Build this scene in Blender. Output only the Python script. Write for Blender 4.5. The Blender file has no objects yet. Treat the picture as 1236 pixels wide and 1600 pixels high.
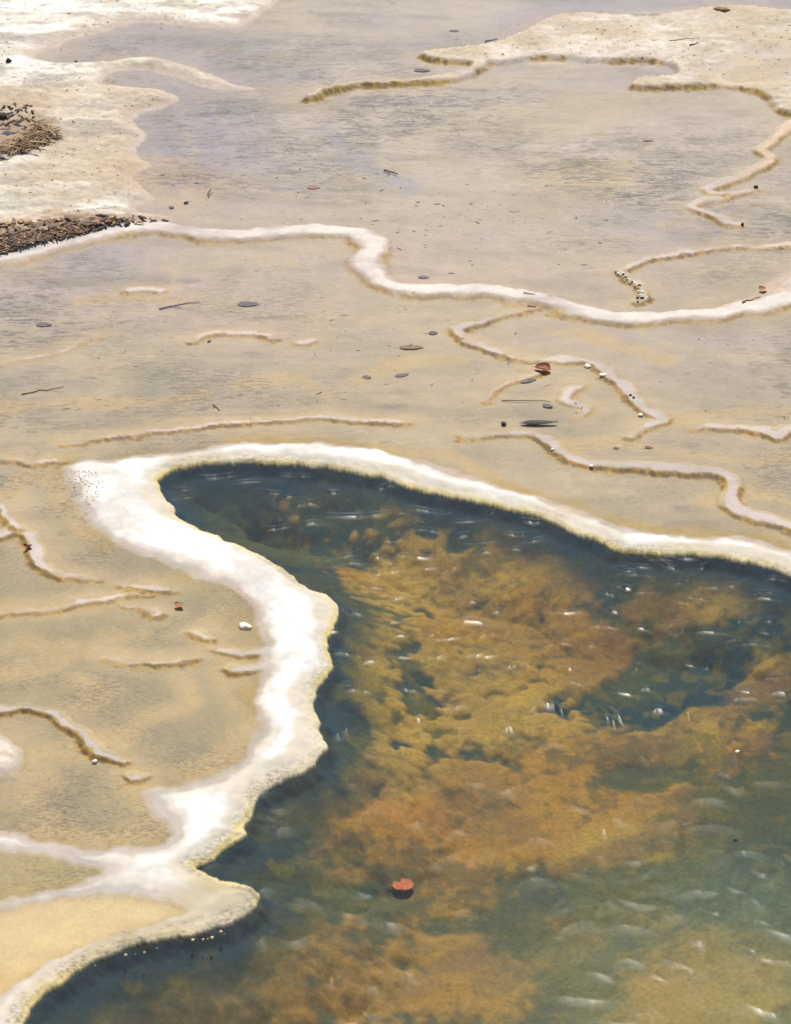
import bpy, bmesh, math, random
import numpy as np
from mathutils import Vector, Matrix

# ------------------------------------------------------------------ camera, sky, sun, exposure
scene = bpy.context.scene
R = math.radians
DENS = 0.92                      # mesh density of the terrain
CAM_H, PITCH, VFOV = 5.2, 28.0, 24.0
cam_d = bpy.data.cameras.new('camera')
cam = bpy.data.objects.new('camera', cam_d)
scene.collection.objects.link(cam)
cam.location = (0, 0, CAM_H)
cam.rotation_euler = (R(90 - PITCH), 0, 0)
cam_d.sensor_fit = 'VERTICAL'
cam_d.angle = R(VFOV)
cam_d.clip_start, cam_d.clip_end = 0.1, 500
cam_d.dof.use_dof = True
cam_d.dof.focus_distance = 13.0
LENS_M = 24 / 2 / math.tan(R(VFOV / 2)) / 1000      # real focal length in metres (24 mm sensor height)
cam_d.sensor_height = 24
cam_d.lens = LENS_M * 1000
cam_d.dof.aperture_fstop = LENS_M / 0.017
scene.camera = cam

SUN_EL, SUN_AZ = 60.0, 3.0     # azimuth clockwise from +Y (the far side of the pool)
world = bpy.data.worlds.new('World')
scene.world = world
world.use_nodes = True
wn = world.node_tree
wn.nodes.clear()
sky = wn.nodes.new('ShaderNodeTexSky')
sky.sky_type = 'NISHITA'
sky.sun_disc = False
sky.sun_elevation = R(SUN_EL)
sky.sun_rotation = R(SUN_AZ)
sky.dust_density = 1.0
sky.air_density = 1.0
bg = wn.nodes.new('ShaderNodeBackground')
bg.inputs['Strength'].default_value = 0.066
wo = wn.nodes.new('ShaderNodeOutputWorld')
wn.links.new(sky.outputs[0], bg.inputs[0])
wn.links.new(bg.outputs[0], wo.inputs[0])
sun_d = bpy.data.lights.new('sun', 'SUN')
sun_d.energy = 4.9
sun_d.angle = R(0.5)
sun_d.color = (1.0, 0.955, 0.885)
sun = bpy.data.objects.new('sun', sun_d)
scene.collection.objects.link(sun)
sdir = Vector((math.sin(R(SUN_AZ)) * math.cos(R(SUN_EL)), math.cos(R(SUN_AZ)) * math.cos(R(SUN_EL)), math.sin(R(SUN_EL))))
sun.rotation_euler = sdir.to_track_quat('Z', 'Y').to_euler()
scene.view_settings.view_transform = 'Standard'
scene.view_settings.look = 'None'
scene.view_settings.gamma = 1
scene.view_settings.exposure = 0.40
scene.cycles.use_denoising = True
scene.cycles.max_bounces = 8
scene.cycles.transparent_max_bounces = 12

WL = 0.0          # level of the shallow water
PW = -0.028        # level of the dark pool

# ------------------------------------------------------------------ helpers: where a point of the ground lies
TV = math.tan(R(VFOV / 2))
cp, sp = math.cos(R(PITCH)), math.sin(R(PITCH))


def at(px, py, z=0.0):
    a, b = (px - 618) / 800 * TV, (800 - py) / 800 * TV
    d = np.array((a, cp + b * sp, -sp + b * cp))
    t = (z - CAM_H) / d[2]
    return d[0] * t, d[1] * t


def line(pts, z=0.0):
    return np.array([at(x, y, z) for x, y in pts])


def smooth_line(p, n=5, closed=False):
    """Catmull-Rom through the points"""
    p = np.asarray(p, float)
    q = np.vstack([p[-1:], p, p[:2]]) if closed else np.vstack([2 * p[:1] - p[1:2], p, 2 * p[-1:] - p[-2:-1]])
    out = []
    for i in range(1, len(q) - 2):
        p0, p1, p2, p3 = q[i - 1], q[i], q[i + 1], q[i + 2]
        for k in range(n):
            t = k / n
            out.append(0.5 * ((2 * p1) + (-p0 + p2) * t + (2 * p0 - 5 * p1 + 4 * p2 - p3) * t * t + (-p0 + 3 * p1 - 3 * p2 + p3) * t ** 3))
    if not closed:
        out.append(p[-1])
    return np.array(out)


RNG = np.random.default_rng(7)
TAB = RNG.random((16, 256, 256)).astype(np.float32)


def vn(x, y, seed=0):
    x = x + 1000.37 + seed * 7.13
    y = y + 1000.71 + seed * 3.77
    xi, yi = np.floor(x).astype(np.int32), np.floor(y).astype(np.int32)
    fx, fy = (x - xi).astype(np.float32), (y - yi).astype(np.float32)
    fx = fx * fx * fx * (fx * (fx * 6 - 15) + 10)
    fy = fy * fy * fy * (fy * (fy * 6 - 15) + 10)
    T = TAB[seed % 16]
    x0, y0, x1, y1 = xi & 255, yi & 255, (xi + 1) & 255, (yi + 1) & 255
    a = T[x0, y0] * (1 - fx) + T[x1, y0] * fx
    b = T[x0, y1] * (1 - fx) + T[x1, y1] * fx
    return (a * (1 - fy) + b * fy) * 2 - 1


def fbm(x, y, scale, octv=4, seed=0, gain=0.5):
    s, a, tot = 0, 1.0, 0
    c, sn = 0.8, 0.6
    x, y = x * scale, y * scale
    for o in range(octv):
        s = s + a * vn(x, y, seed + o)
        tot += a
        a *= gain
        x, y = (x * c - y * sn) * 2.03, (x * sn + y * c) * 2.03
    return s / tot


def worley(x, y, scale, seed=0):
    x, y = x * scale + 500, y * scale + 500
    xi, yi = np.floor(x).astype(np.int32), np.floor(y).astype(np.int32)
    d = np.full(x.shape, 9.0, np.float32)
    d2 = d.copy()
    for i in (-1, 0, 1):
        for j in (-1, 0, 1):
            cx, cy = xi + i, yi + j
            jx = cx + TAB[seed % 16][cx & 255, cy & 255]
            jy = cy + TAB[(seed + 1) % 16][cx & 255, cy & 255]
            dd = np.hypot(jx - x, jy - y).astype(np.float32)
            d2 = np.minimum(d2, np.maximum(d, dd))
            d = np.minimum(d, dd)
    return d, d2


def sst(a, b, v):
    t = np.clip((v - a) / (b - a), 0, 1)
    return t * t * (3 - 2 * t)


def dist_line(X, Y, pl, reach, signed=False):
    """distance to a polyline within reach; with the share of the way along it and the side (+ = nearer the camera)"""
    D = np.full(X.shape, 99.0, np.float32)
    S = np.zeros(X.shape, np.float32)
    U = np.zeros(X.shape, np.float32)
    lo, hi = pl.min(0) - reach, pl.max(0) + reach
    idx = np.nonzero((X > lo[0]) & (X < hi[0]) & (Y > lo[1]) & (Y < hi[1]))[0]
    x, y = X[idx], Y[idx]
    d = np.full(idx.shape, 99.0, np.float32)
    s = np.zeros(idx.shape, np.float32)
    u = np.zeros(idx.shape, np.float32)
    n = len(pl) - 1
    for i in range(n):
        a, b = pl[i], pl[i + 1]
        l0, h0 = np.minimum(a, b) - reach, np.maximum(a, b) + reach
        m = np.nonzero((x > l0[0]) & (x < h0[0]) & (y > l0[1]) & (y < h0[1]))[0]
        if not len(m):
            continue
        ab = b - a
        L2 = ab @ ab + 1e-12
        t = np.clip(((x[m] - a[0]) * ab[0] + (y[m] - a[1]) * ab[1]) / L2, 0, 1)
        dx, dy = x[m] - a[0] - t * ab[0], y[m] - a[1] - t * ab[1]
        dd = np.hypot(dx, dy)
        better = dd < d[m]
        k = m[better]
        d[k] = dd[better]
        s[k] = -dy[better] / np.maximum(dd[better], 1e-6)
        u[k] = (i + t[better]) / n
    D[idx], S[idx], U[idx] = d, s, u
    return D, S, U


def inside(X, Y, pl):
    out = np.zeros(X.shape, bool)
    lo, hi = pl.min(0), pl.max(0)
    idx = np.nonzero((X > lo[0]) & (X < hi[0]) & (Y > lo[1]) & (Y < hi[1]))[0]
    x, y = X[idx], Y[idx]
    c = np.zeros(idx.shape, bool)
    n = len(pl)
    for i in range(n):
        a, b = pl[i], pl[(i + 1) % n]
        if a[1] == b[1]:
            continue
        m = (a[1] > y) != (b[1] > y)
        c ^= m & (x < (b[0] - a[0]) * (y - a[1]) / (b[1] - a[1]) + a[0])
    out[idx] = c
    return out


def signed(X, Y, pl, reach):
    """signed distance to a closed outline, positive inside"""
    d, _, _ = dist_line(X, Y, np.vstack([pl, pl[:1]]), reach)
    return np.where(inside(X, Y, pl), d, -d)


# ------------------------------------------------------------------ helpers: objects and materials
def link(o, parent=None):
    scene.collection.objects.link(o)
    if parent:
        o.parent = parent
    return o


def tag(o, label=None, cat=None, group=None, kind=None):
    if label: o['label'] = label
    if cat: o['category'] = cat
    if group: o['group'] = group
    if kind: o['kind'] = kind
    return o


class NT:
    """a little help to write node trees"""
    def __init__(self, name):
        self.m = bpy.data.materials.new(name)
        self.m.use_nodes = True
        self.t = self.m.node_tree
        self.t.nodes.clear()
        self.out = self.t.nodes.new('ShaderNodeOutputMaterial')

    def n(self, typ, ins=None, **props):
        nd = self.t.nodes.new('ShaderNode' + typ)
        for k, v in props.items():
            setattr(nd, k, v)
        for k, v in (ins or {}).items():
            s = nd.inputs[k]
            if isinstance(v, bpy.types.NodeSocket):
                self.t.links.new(v, s)
            elif isinstance(v, bpy.types.Node):
                self.t.links.new(v.outputs[0], s)
            else:
                s.default_value = v
        return nd

    def math(self, op, a, b=0.0, clamp=False):
        nd = self.n('Math', {0: a, 1: b}, operation=op)
        nd.use_clamp = clamp
        return nd.outputs[0]

    def mix(self, f, a, b, blend='MIX'):
        nd = self.t.nodes.new('ShaderNodeMix')
        nd.data_type = 'RGBA'
        nd.blend_type = blend
        for i, v in ((0, f), (6, a), (7, b)):
            s = nd.inputs[i]
            if isinstance(v, bpy.types.NodeSocket):
                self.t.links.new(v, s)
            else:
                s.default_value = v if not isinstance(v, tuple) or len(v) == 4 else (*v, 1)
        return nd.outputs[2]

    def ramp(self, v, a, b):
        nd = self.n('MapRange', {0: v, 1: a, 2: b, 3: 0.0, 4: 1.0}, interpolation_type='SMOOTHSTEP')
        return nd.outputs[0]

    def noise(self, vec, scale, detail=4, rough=0.55):
        return self.n('TexNoise', {'Vector': vec, 'Scale': scale, 'Detail': detail, 'Roughness': rough}).outputs[0]

    def surf(self, s, slot=0):
        self.t.links.new(s.outputs[0] if isinstance(s, bpy.types.Node) else s, self.out.inputs[slot])
        return self.m


def terrain_material(name):
    """mineral crust: the pigment is stored on the mesh; flecks, grains and pits come from noise"""
    N = NT(name)
    col = N.n('Attribute', attribute_name='pigment').outputs['Color']
    fleck = N.n('Attribute', attribute_name='fleck').outputs['Fac']
    damp = N.n('Attribute', attribute_name='damp').outputs['Fac']
    tc = N.n('TexCoord').outputs['Object']
    mp = N.n('Mapping', {'Vector': tc, 'Rotation': (0, 0, R(-9)), 'Scale': (0.55, 1.0, 1.0)}).outputs[0]
    coarse = N.n('Attribute', attribute_name='coarse').outputs['Fac']
    dash = N.n('Mapping', {'Vector': tc, 'Rotation': (0, 0, R(-7)), 'Scale': (0.24, 1.0, 1.0)}).outputs[0]
    n1f = N.noise(dash, 150, 3, 0.62)
    n1c = N.noise(dash, 58, 3, 0.62)
    n1 = N.math('ADD', N.math('MULTIPLY', n1f, N.math('SUBTRACT', 1.0, coarse)), N.math('MULTIPLY', n1c, coarse))
    n2 = N.noise(mp, 9, 4, 0.6)
    n3 = N.math('ADD', N.math('MULTIPLY', N.noise(tc, 170, 2, 0.6), N.math('SUBTRACT', 1.0, coarse)), N.math('MULTIPLY', N.math('ADD', N.math('MULTIPLY', N.noise(mp, 75, 3, 0.6), 0.55), 0.225), coarse))
    n4 = N.noise(tc, 2.2, 4, 0.55)
    # dark algae flecks lying in drifts
    drift = N.ramp(N.math('ADD', n2, N.math('MULTIPLY', n4, 0.8)), 0.72, 1.1)
    th = N.math('SUBTRACT', 0.60, N.math('MULTIPLY', drift, 0.13))
    fl = N.math('MULTIPLY', N.ramp(N.math('SUBTRACT', n1, th), -0.005, 0.045), fleck)
    hat = N.noise(N.n('Mapping', {'Vector': tc, 'Rotation': (0, 0, R(-6)), 'Scale': (0.5, 1.0, 1.0)}).outputs[0], 110, 2, 0.7)
    hm = N.math('MULTIPLY', N.math('MULTIPLY', N.ramp(hat, 0.50, 0.62), N.ramp(n4, 0.40, 0.58)), fleck)
    col = N.mix(N.math('MULTIPLY', hm, 0.8), col, (0.11, 0.095, 0.065, 1))
    c = N.mix(N.math('MULTIPLY', fl, 0.72), col, (0.085, 0.072, 0.062, 1))
    # fine grain
    grain = N.n('Attribute', attribute_name='grain').outputs['Fac']
    g = N.n('MapRange', {0: n3, 1: 0.3, 2: 0.7, 3: -0.17, 4: 0.13}).outputs[0]
    g = N.math('ADD', 1.0, N.math('MULTIPLY', g, grain))
    c = N.mix(1.0, c, N.n('CombineColor', {0: g, 1: g, 2: g}).outputs[0], 'MULTIPLY')
    g2 = N.n('MapRange', {0: n2, 1: 0.3, 2: 0.7, 3: 0.92, 4: 1.07}).outputs[0]
    c = N.mix(1.0, c, N.n('CombineColor', {0: g2, 1: g2, 2: g2}).outputs[0], 'MULTIPLY')
    hgt = N.math('ADD', N.math('MULTIPLY', n3, 0.35), N.noise(tc, 55, 4, 0.65))
    bump = N.n('Bump', {'Height': hgt, 'Strength': N.math('MULTIPLY', grain, 0.35), 'Distance': 0.004})
    rough = N.math('SUBTRACT', 0.88, N.math('MULTIPLY', damp, 0.3))
    p = N.n('BsdfPrincipled', {'Base Color': c, 'Roughness': rough, 'Normal': bump, 'Specular IOR Level': 0.2})
    return N.surf(p)


def bed_material(name):
    N = NT(name)
    col = N.n('Attribute', attribute_name='pigment').outputs['Color']
    tc = N.n('TexCoord').outputs['Object']
    n3 = N.noise(tc, 60, 5, 0.7)
    g = N.n('MapRange', {0: n3, 1: 0.3, 2: 0.7, 3: 0.7, 4: 1.25}).outputs[0]
    c = N.mix(1.0, col, N.n('CombineColor', {0: g, 1: g, 2: g}).outputs[0], 'MULTIPLY')
    bump = N.n('Bump', {'Height': n3, 'Strength': 0.35, 'Distance': 0.01})
    return N.surf(N.n('BsdfPrincipled', {'Base Color': c, 'Roughness': 0.9, 'Normal': bump, 'Specular IOR Level': 0.1}))


def water_material(name, rough, bumps, tint, absorb=None):
    N = NT(name)
    tc = N.n('TexCoord').outputs['Object']
    mp = N.n('Mapping', {'Vector': tc, 'Rotation': (0, 0, R(-8)), 'Scale': (0.45, 1.0, 1.0)}).outputs[0]
    h = None
    for sc, amp in bumps:
        v = N.math('MULTIPLY', N.noise(mp, sc, 2, 0.5), amp)
        h = v if h is None else N.math('ADD', h, v)
    bump = N.n('Bump', {'Height': h, 'Strength': 1.0, 'Distance': 1.0})
    fr = N.n('Fresnel', {'IOR': 1.333, 'Normal': bump})
    tr = N.n('BsdfTransparent', {'Color': (*tint, 1)})
    gl = N.n('BsdfGlossy', {'Color': (1, 1, 1, 1), 'Roughness': rough, 'Normal': bump})
    mx = N.n('MixShader', {0: fr, 1: tr, 2: gl})
    N.surf(mx)
    if absorb:
        N.surf(N.n('VolumeAbsorption', {'Color': (*absorb[0], 1), 'Density': absorb[1]}), 1)
    return N.m


M_ground = terrain_material('wet travertine')
M_bed = bed_material('algae bed')
M_shallow = water_material('shallow water', 0.06, ((14, 0.0012), (45, 0.0003)), (0.97, 0.96, 0.93))
M_pool = water_material('pool water', 0.185, ((7, 0.0016), (24, 0.0002)), (0.93, 0.96, 0.97))

# ------------------------------------------------------------------ outlines of the place
POOL = [(40, 1600), (60, 1565), (95, 1540), (125, 1516), (150, 1500), (185, 1487), (215, 1477), (250, 1471), (300, 1461), (350, 1448),
        (385, 1431), (403, 1412), (407, 1398), (390, 1388), (365, 1382), (345, 1378), (325, 1368), (305, 1358), (312, 1353),
        (338, 1344), (352, 1330), (368, 1318), (381, 1308), (378, 1296), (390, 1280), (396, 1262), (403, 1247), (420, 1233),
        (440, 1222), (465, 1212), (488, 1200), (495, 1188), (510, 1172), (505, 1156), (497, 1141), (501, 1130), (492, 1110),
        (493, 1086), (497, 1075), (508, 1062), (520, 1040), (515, 1020), (512, 1005), (523, 986), (522, 972), (529, 952),
        (520, 940), (508, 931), (490, 924), (465, 908), (457, 899), (445, 890), (425, 881), (410, 870), (390, 862), (372, 852),
        (355, 848), (338, 838), (315, 830), (295, 820), (275, 808), (271, 795), (258, 779), (250, 763), (248, 751), (262, 739),
        (285, 732), (310, 728), (345, 725), (390, 724), (440, 727), (490, 731), (540, 738), (575, 746), (600, 749), (625, 758),
        (660, 769), (700, 777), (740, 784), (790, 796), (830, 806), (870, 821), (900, 836), (935, 847), (960, 859), (980, 866),
        (1030, 869), (1090, 869), (1130, 873), (1180, 883), (1236, 900), (1300, 925), (1420, 965), (1560, 1100), (1620, 1500),
        (1560, 1900), (1300, 2100), (700, 2120), (250, 2050), (30, 1850), (0, 1700)]
# the great rim: everything inside this outline that is not the pool nor one of the ponds
RIMOUT = [(-300, 1285), (-100, 1290), (0, 1296), (40, 1300), (55, 1315), (110, 1321), (160, 1325), (215, 1326), (250, 1316), (272, 1302), (255, 1285),
          (240, 1268), (224, 1250), (226, 1234), (260, 1229), (290, 1222), (330, 1212), (358, 1196), (378, 1178), (392, 1150),
          (404, 1115), (398, 1092), (405, 1060), (410, 1030), (413, 1000), (404, 975), (395, 950), (380, 930), (352, 915),
          (320, 903), (280, 886), (240, 872), (200, 858), (178, 846), (158, 830), (138, 812), (118, 790), (104, 760), (98, 735),
          (115, 721), (180, 715), (240, 711), (300, 703), (330, 696), (380, 691), (440, 690), (500, 693), (560, 700), (620, 709),
          (680, 722), (740, 744), (790, 762), (850, 778), (900, 795), (960, 818), (1020, 832), (1080, 838), (1130, 838), (1180, 844),
          (1236, 860), (1330, 890), (1480, 930), (1700, 1100), (1800, 1500), (1700, 2000), (1300, 2300), (400, 2300), (-150, 2000), (-400, 1700)]
POND_A = [(-330, 1440), (-100, 1420), (0, 1422), (50, 1412), (110, 1400), (170, 1396), (225, 1399), (260, 1408), (283, 1418), (284, 1428), (255, 1440),
          (215, 1450), (170, 1462), (130, 1478), (95, 1497), (60, 1518), (25, 1538), (0, 1556), (-60, 1590), (-330, 1640)]
POND_B = [(-330, 1345), (-100, 1335), (0, 1334), (80, 1341), (130, 1350), (163, 1358), (140, 1370), (110, 1382), (60, 1395), (0, 1408), (-100, 1412), (-330, 1420)]

LAND = {
    # name: (label, height above the water, bank sharpness in metres, outline)
    'travertine_shelf': ('broad cream travertine flat, cracked and dry, behind the dark leaf litter', 0.035, 0.16, [
        (-400, -60), (0, -60), (470, -60), (430, 5), (410, 22), (380, 41), (330, 43), (260, 38), (210, 36), (180, 46), (120, 60), (88, 74), (58, 84),
        (62, 92), (80, 98), (120, 99), (170, 95), (230, 89), (285, 100), (330, 116), (370, 132), (400, 139), (362, 141), (310, 136), (285, 126),
        (240, 112), (200, 109), (168, 118), (164, 132), (210, 137), (250, 141), (279, 152), (266, 166), (232, 173), (212, 186), (216, 200), (229, 214),
        (212, 232), (216, 248), (238, 256), (205, 275), (225, 297), (250, 312), (215, 325), (246, 335), (278, 340), (240, 352), (190, 362), (90, 388), (0, 410), (-400, 450)]),
    'sand_bar': ('low tan travertine bar with a dark undercut edge and hooked spit', 0.030, 0.030, [
        (655, 89), (690, 80), (735, 76), (790, 64), (850, 33), (890, 22), (960, 22), (1030, 26), (1100, 15), (1180, 12), (1236, 18), (1500, 24),
        (1700, 200), (1400, 205), (1240, 182), (1216, 172), (1196, 152), (1172, 142), (1130, 137), (1080, 138), (1030, 139), (990, 138), (984, 132), (1000, 126),
        (1035, 124), (1056, 117), (1060, 108), (1040, 101), (1000, 97), (950, 98), (900, 93), (850, 92), (800, 96), (762, 103),
        (742, 118), (712, 127), (660, 132), (605, 135), (565, 136), (515, 147), (485, 158), (476, 155), (505, 143), (560, 132), (600, 132), (650, 128),
        (700, 118), (738, 104), (720, 99), (690, 97)]),
    'travertine_patch': ('pale pink travertine patch under a broken leaf and a brown twig', 0.012, 0.2, [
        (1120, 486), (1170, 462), (1200, 440), (1222, 425), (1260, 405), (1420, 400), (1420, 470), (1236, 482)]),
    'travertine_islet': ('small white-centred islet ringed with grey at the picture edge', 0.03, 0.09, [
        (-160, 1150), (-20, 1146), (8, 1152), (24, 1165), (33, 1182), (28, 1200), (8, 1212), (-30, 1215), (-160, 1215)]),
}

# thin ridges: points, half width (m), crest above the water (m), gold on the front face, label
RIDGE = [
    ([(-200, 440), (-60, 412), (0, 404), (40, 397), (90, 384), (140, 371), (190, 361), (240, 357), (280, 361), (330, 367), (370, 369), (420, 366),
      (470, 362), (520, 361), (555, 366), (578, 378), (585, 392), (577, 406), (575, 420), (588, 436), (612, 448), (650, 453), (700, 454),
      (760, 454), (810, 462), (860, 472), (900, 484), (940, 496), (965, 499), (1010, 498), (1070, 494), (1130, 489), (1190, 479), (1236, 468), (1420, 440)],
     0.100, 0.026, 0.15, 'long pale winding ridge crossing the whole view above the shallows'),
    ([(836, 480), (800, 487), (765, 496), (735, 506), (719, 516), (730, 529), (758, 542), (800, 555), (840, 562), (880, 563), (915, 564), (938, 571), (955, 588),
      (975, 606), (1000, 632), (1025, 648), (1034, 656), (1015, 662), (1000, 669), (986, 681)],
     0.050, 0.006, 0.55, 'pinkish S-shaped ridge touching the terracotta leaf'),
    ([(1085, 668), (1120, 668), (1160, 671), (1200, 677), (1218, 682), (1240, 672), (1340, 660)], 0.04, 0.006, 0.45,
     'thin pinkish ridge with a downward kink, right of the S-shaped ridge'),
    ([(722, 680), (760, 677), (800, 676), (840, 680), (860, 690), (876, 707), (900, 719), (940, 725), (1000, 731), (1060, 733), (1110, 739), (1135, 749),
      (1147, 766), (1144, 784), (1150, 796), (1180, 808), (1236, 824), (1330, 850)], 0.052, 0.008, 1.0,
     'stepped pinkish ridge with golden front, just above the white pool rim'),
    ([(300, 533), (330, 523), (370, 520), (410, 522), (428, 527)], 0.032, 0.004, 0.5, 'short isolated pinkish bump arching in the open shallows'),
    ([(100, 693), (160, 686), (220, 676), (280, 668), (340, 664), (400, 660), (450, 654), (500, 650), (550, 656), (600, 660), (632, 660)], 0.022, -0.001, 1.0,
     'thin gold-edged ridge running just behind the white pool rim'),
    ([(-40, 722), (0, 717), (60, 721), (97, 716)], 0.03, 0.000, 0.9, 'short golden submerged ridge by the upper corner of the white rim'),
    ([(1260, 180), (1232, 200), (1205, 222), (1190, 236), (1204, 248), (1188, 262), (1160, 276), (1130, 287), (1110, 299), (1128, 305)], 0.060, 0.019, 0.3,
     'zigzag salmon ridge dropping from the sand bar'),
    ([(1180, 297), (1150, 304), (1110, 314), (1084, 325), (1100, 334), (1122, 341), (1138, 351), (1150, 352)], 0.045, 0.016, 0.25,
     'short salmon hook-shaped ridge below the zigzag one'),
    ([(1300, 380), (1225, 383), (1180, 386), (1130, 385), (1080, 393), (1030, 402), (990, 412), (968, 423), (980, 436), (1000, 446), (1006, 461), (996, 470)],
     0.035, 0.003, 1.0, 'brown-gold crumbling ridge ending in a row of crumbs'),
    ([(-60, 836), (0, 836), (22, 830), (44, 836), (52, 858), (60, 876), (80, 889), (110, 897), (150, 905)], 0.042, 0.006, 0.8, 'pink-grey ridge under the small dark red leaf'),
    ([(196, 912), (222, 915), (250, 921), (268, 921)], 0.036, 0.005, 0.7, 'small isolated mauve bump between the red leaf and the orange leaf'),
    ([(-60, 1112), (0, 1111), (40, 1108), (74, 1113), (95, 1125), (108, 1139), (130, 1149), (144, 1167), (152, 1178), (170, 1184), (192, 1190)], 0.028, 0.007, 1.0,
     'scalloped mauve ridge with wet golden front beside the islet'),
    ([(205, 1214), (213, 1213)], 0.03, 0.006, 0.9, 'tiny mauve nub at the end of the scalloped ridge'),
    ([(308, 990), (322, 996)], 0.034, 0.006, 0.6, 'round mauve bump left of the white stone'),
    ([(340, 1018), (370, 1021), (425, 1017)], 0.028, 0.006, 0.5, 'upper of two short pale spurs growing from the white rim'),
    ([(365, 1046), (400, 1044), (430, 1040)], 0.026, 0.006, 0.6, 'lower of two short pale spurs growing from the white rim'),
    ([(-40, 572), (0, 568), (40, 560), (90, 549), (118, 538), (156, 525)], 0.018, -0.002, 0.1, 'thin pale sunken ridge slanting across the left shallows'),
    ([(758, 624), (772, 610), (795, 597), (830, 586), (850, 580)], 0.024, 0.000, 0.3, 'pale curved ridge sweeping down from the terracotta leaf'),
    ([(908, 598), (892, 612), (884, 628), (898, 632), (918, 640), (903, 652)], 0.03, -0.002, 0.0, 'pale sunken squiggle inside the bend of the S-shaped ridge'),
    ([(200, 455), (225, 453), (250, 455)], 0.04, 0.000, 0.4, 'low oval bump in the upper left shallows'),
    ([(470, 537), (490, 533)], 0.035, -0.002, 0.1, 'faint round sunken bump right of the arched one'),
    ([(-40, 958), (30, 953), (90, 946), (150, 938), (215, 926), (240, 926)], 0.03, -0.010, 0.6, 'sunken ochre ridge left of the orange leaf'),
    ([(205, 945), (232, 948), (246, 958)], 0.025, -0.003, 0.4, 'short pale streaked ridge left of the orange leaf'),
    ([(170, 1028), (230, 1034), (300, 1031)], 0.022, -0.004, 0.9, 'straight sunken ridge with a brown front in the left pond'),
    ([(-30, 775), (0, 790), (10, 810), (30, 828)], 0.03, -0.004, 0.5, 'sunken pinkish ridge dropping towards the dark red leaf'),
]

# ------------------------------------------------------------------ the terrain grid: fine near the camera, coarse far off
def grow(start, step, end, q):
    out = [start]
    while abs(out[-1] - start) < abs(end - start):
        step *= q
        out.append(out[-1] + step)
    return out


ncol = int(830 * DENS)
fa = np.linspace(-12.3, 12.3, ncol)
st = fa[1] - fa[0]
right = grow(12.3, st, 78, 1.06)[1:]
AZ = np.concatenate([-np.array(right[::-1]), fa, right])
nrow = int(1060 * DENS)
dep = np.linspace(41.0, 15.3, nrow)
rr = CAM_H / np.tan(np.radians(dep))
near = grow(rr[0], -(rr[1] - rr[0]), 0.6, 1.06)[1:]
near = [v for v in near if v > 0.4]
far = grow(rr[-1], rr[-1] - rr[-2], 220, 1.08)[1:]
RAD = np.concatenate([near[::-1], rr, far])
A, Rr = np.meshgrid(np.radians(AZ), RAD)
NR, NC = A.shape
X = (Rr * np.sin(A)).astype(np.float32).ravel()
Y = (Rr * np.cos(A)).astype(np.float32).ravel()

# edges wander: all outlines are looked up at slightly shifted places
wx = X + 0.022 * fbm(X, Y, 9, 3, 1) + 0.004 * fbm(X, Y, 30, 2, 2)
wy = Y + 0.030 * fbm(X, Y, 8, 3, 4) + 0.005 * fbm(X, Y, 28, 2, 5)
sx = X + 0.012 * fbm(X, Y, 10, 3, 1) + 0.007 * fbm(X, Y, 28, 2, 2)
sy = Y + 0.014 * fbm(X, Y, 10, 3, 4) + 0.007 * fbm(X, Y, 24, 2, 5)

n_big = fbm(X, Y, 0.9, 5, 3)
n_mid = fbm(X, Y, 3.5, 4, 6)
n_fine = fbm(X, Y, 18, 3, 8)
n_hi = fbm(X, Y, 40, 3, 5)
n_str = fbm(X * 0.35, Y, 3.0, 5, 9)

pool_l = smooth_line(line(POOL, PW), 4, True)
d_pool = signed(sx, sy, pool_l, 1.2)                       # + inside the water
rim_l = smooth_line(line(RIMOUT), 4, True)
d_rim = signed(wx, wy, rim_l, 1.2)
pa = signed(wx, wy, smooth_line(line(POND_A), 4, True), 0.6)
pb = signed(wx, wy, smooth_line(line(POND_B), 4, True), 0.6)
e = np.minimum(d_rim, np.minimum(-pa, -pb))                # distance from the shallows into the rim
on_rim = (e > 0) & (d_pool < 0)

# the floor of the shallows
floor = np.minimum(WL - 0.012 + 0.007 * n_big + 0.004 * n_mid + 0.001 * n_fine, WL - 0.004)
H = floor.copy()
owner = np.full(X.shape, -1, np.int32)                     # -1 ground, -2 pool bed, -3 great rim, then LAND, then RIDGE
best = np.zeros(X.shape, np.float32)
gold = np.zeros(X.shape, np.float32)
white = np.zeros(X.shape, np.float32)
crest = np.zeros(X.shape, np.float32)                      # 0..1 how much of a ridge this is
skirt = np.zeros(X.shape, np.float32)
landm = np.zeros(X.shape, np.float32)

names = list(LAND)
for k, nm in enumerate(names):
    lab, hh, soft, pts = LAND[nm]
    d = signed(wx, wy, smooth_line(line(pts), 3, True), 2.5)
    rise = sst(-0.06 if soft > 0.06 else -0.030, soft, d)
    bumpy = 0.011 * n_mid + 0.009 * n_fine + 0.005 * n_hi + 0.012 * n_big
    if nm == 'travertine_islet':
        bumpy *= 0.3
    hl = floor + (WL + hh + bumpy - floor) * rise
    H = np.maximum(H, hl)
    owner[(d > 0.0)] = k
    landm = np.maximum(landm, sst(-0.02, 0.03, d))
    skirt = np.maximum(skirt, 0.8 * sst(-0.35, 0.0, d))
    if nm == 'sand_bar':
        gy = np.gradient(d.reshape(NR, NC), axis=0).ravel()
        gold = np.maximum(gold, 1.2 * (1 - sst(0.012, 0.034, np.abs(d + 0.010))) * sst(0.0, 0.012, gy) * sst(-0.35, 0.15, n_mid + 0.5 * n_big))
    LAND[nm] = (lab, d)

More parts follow.
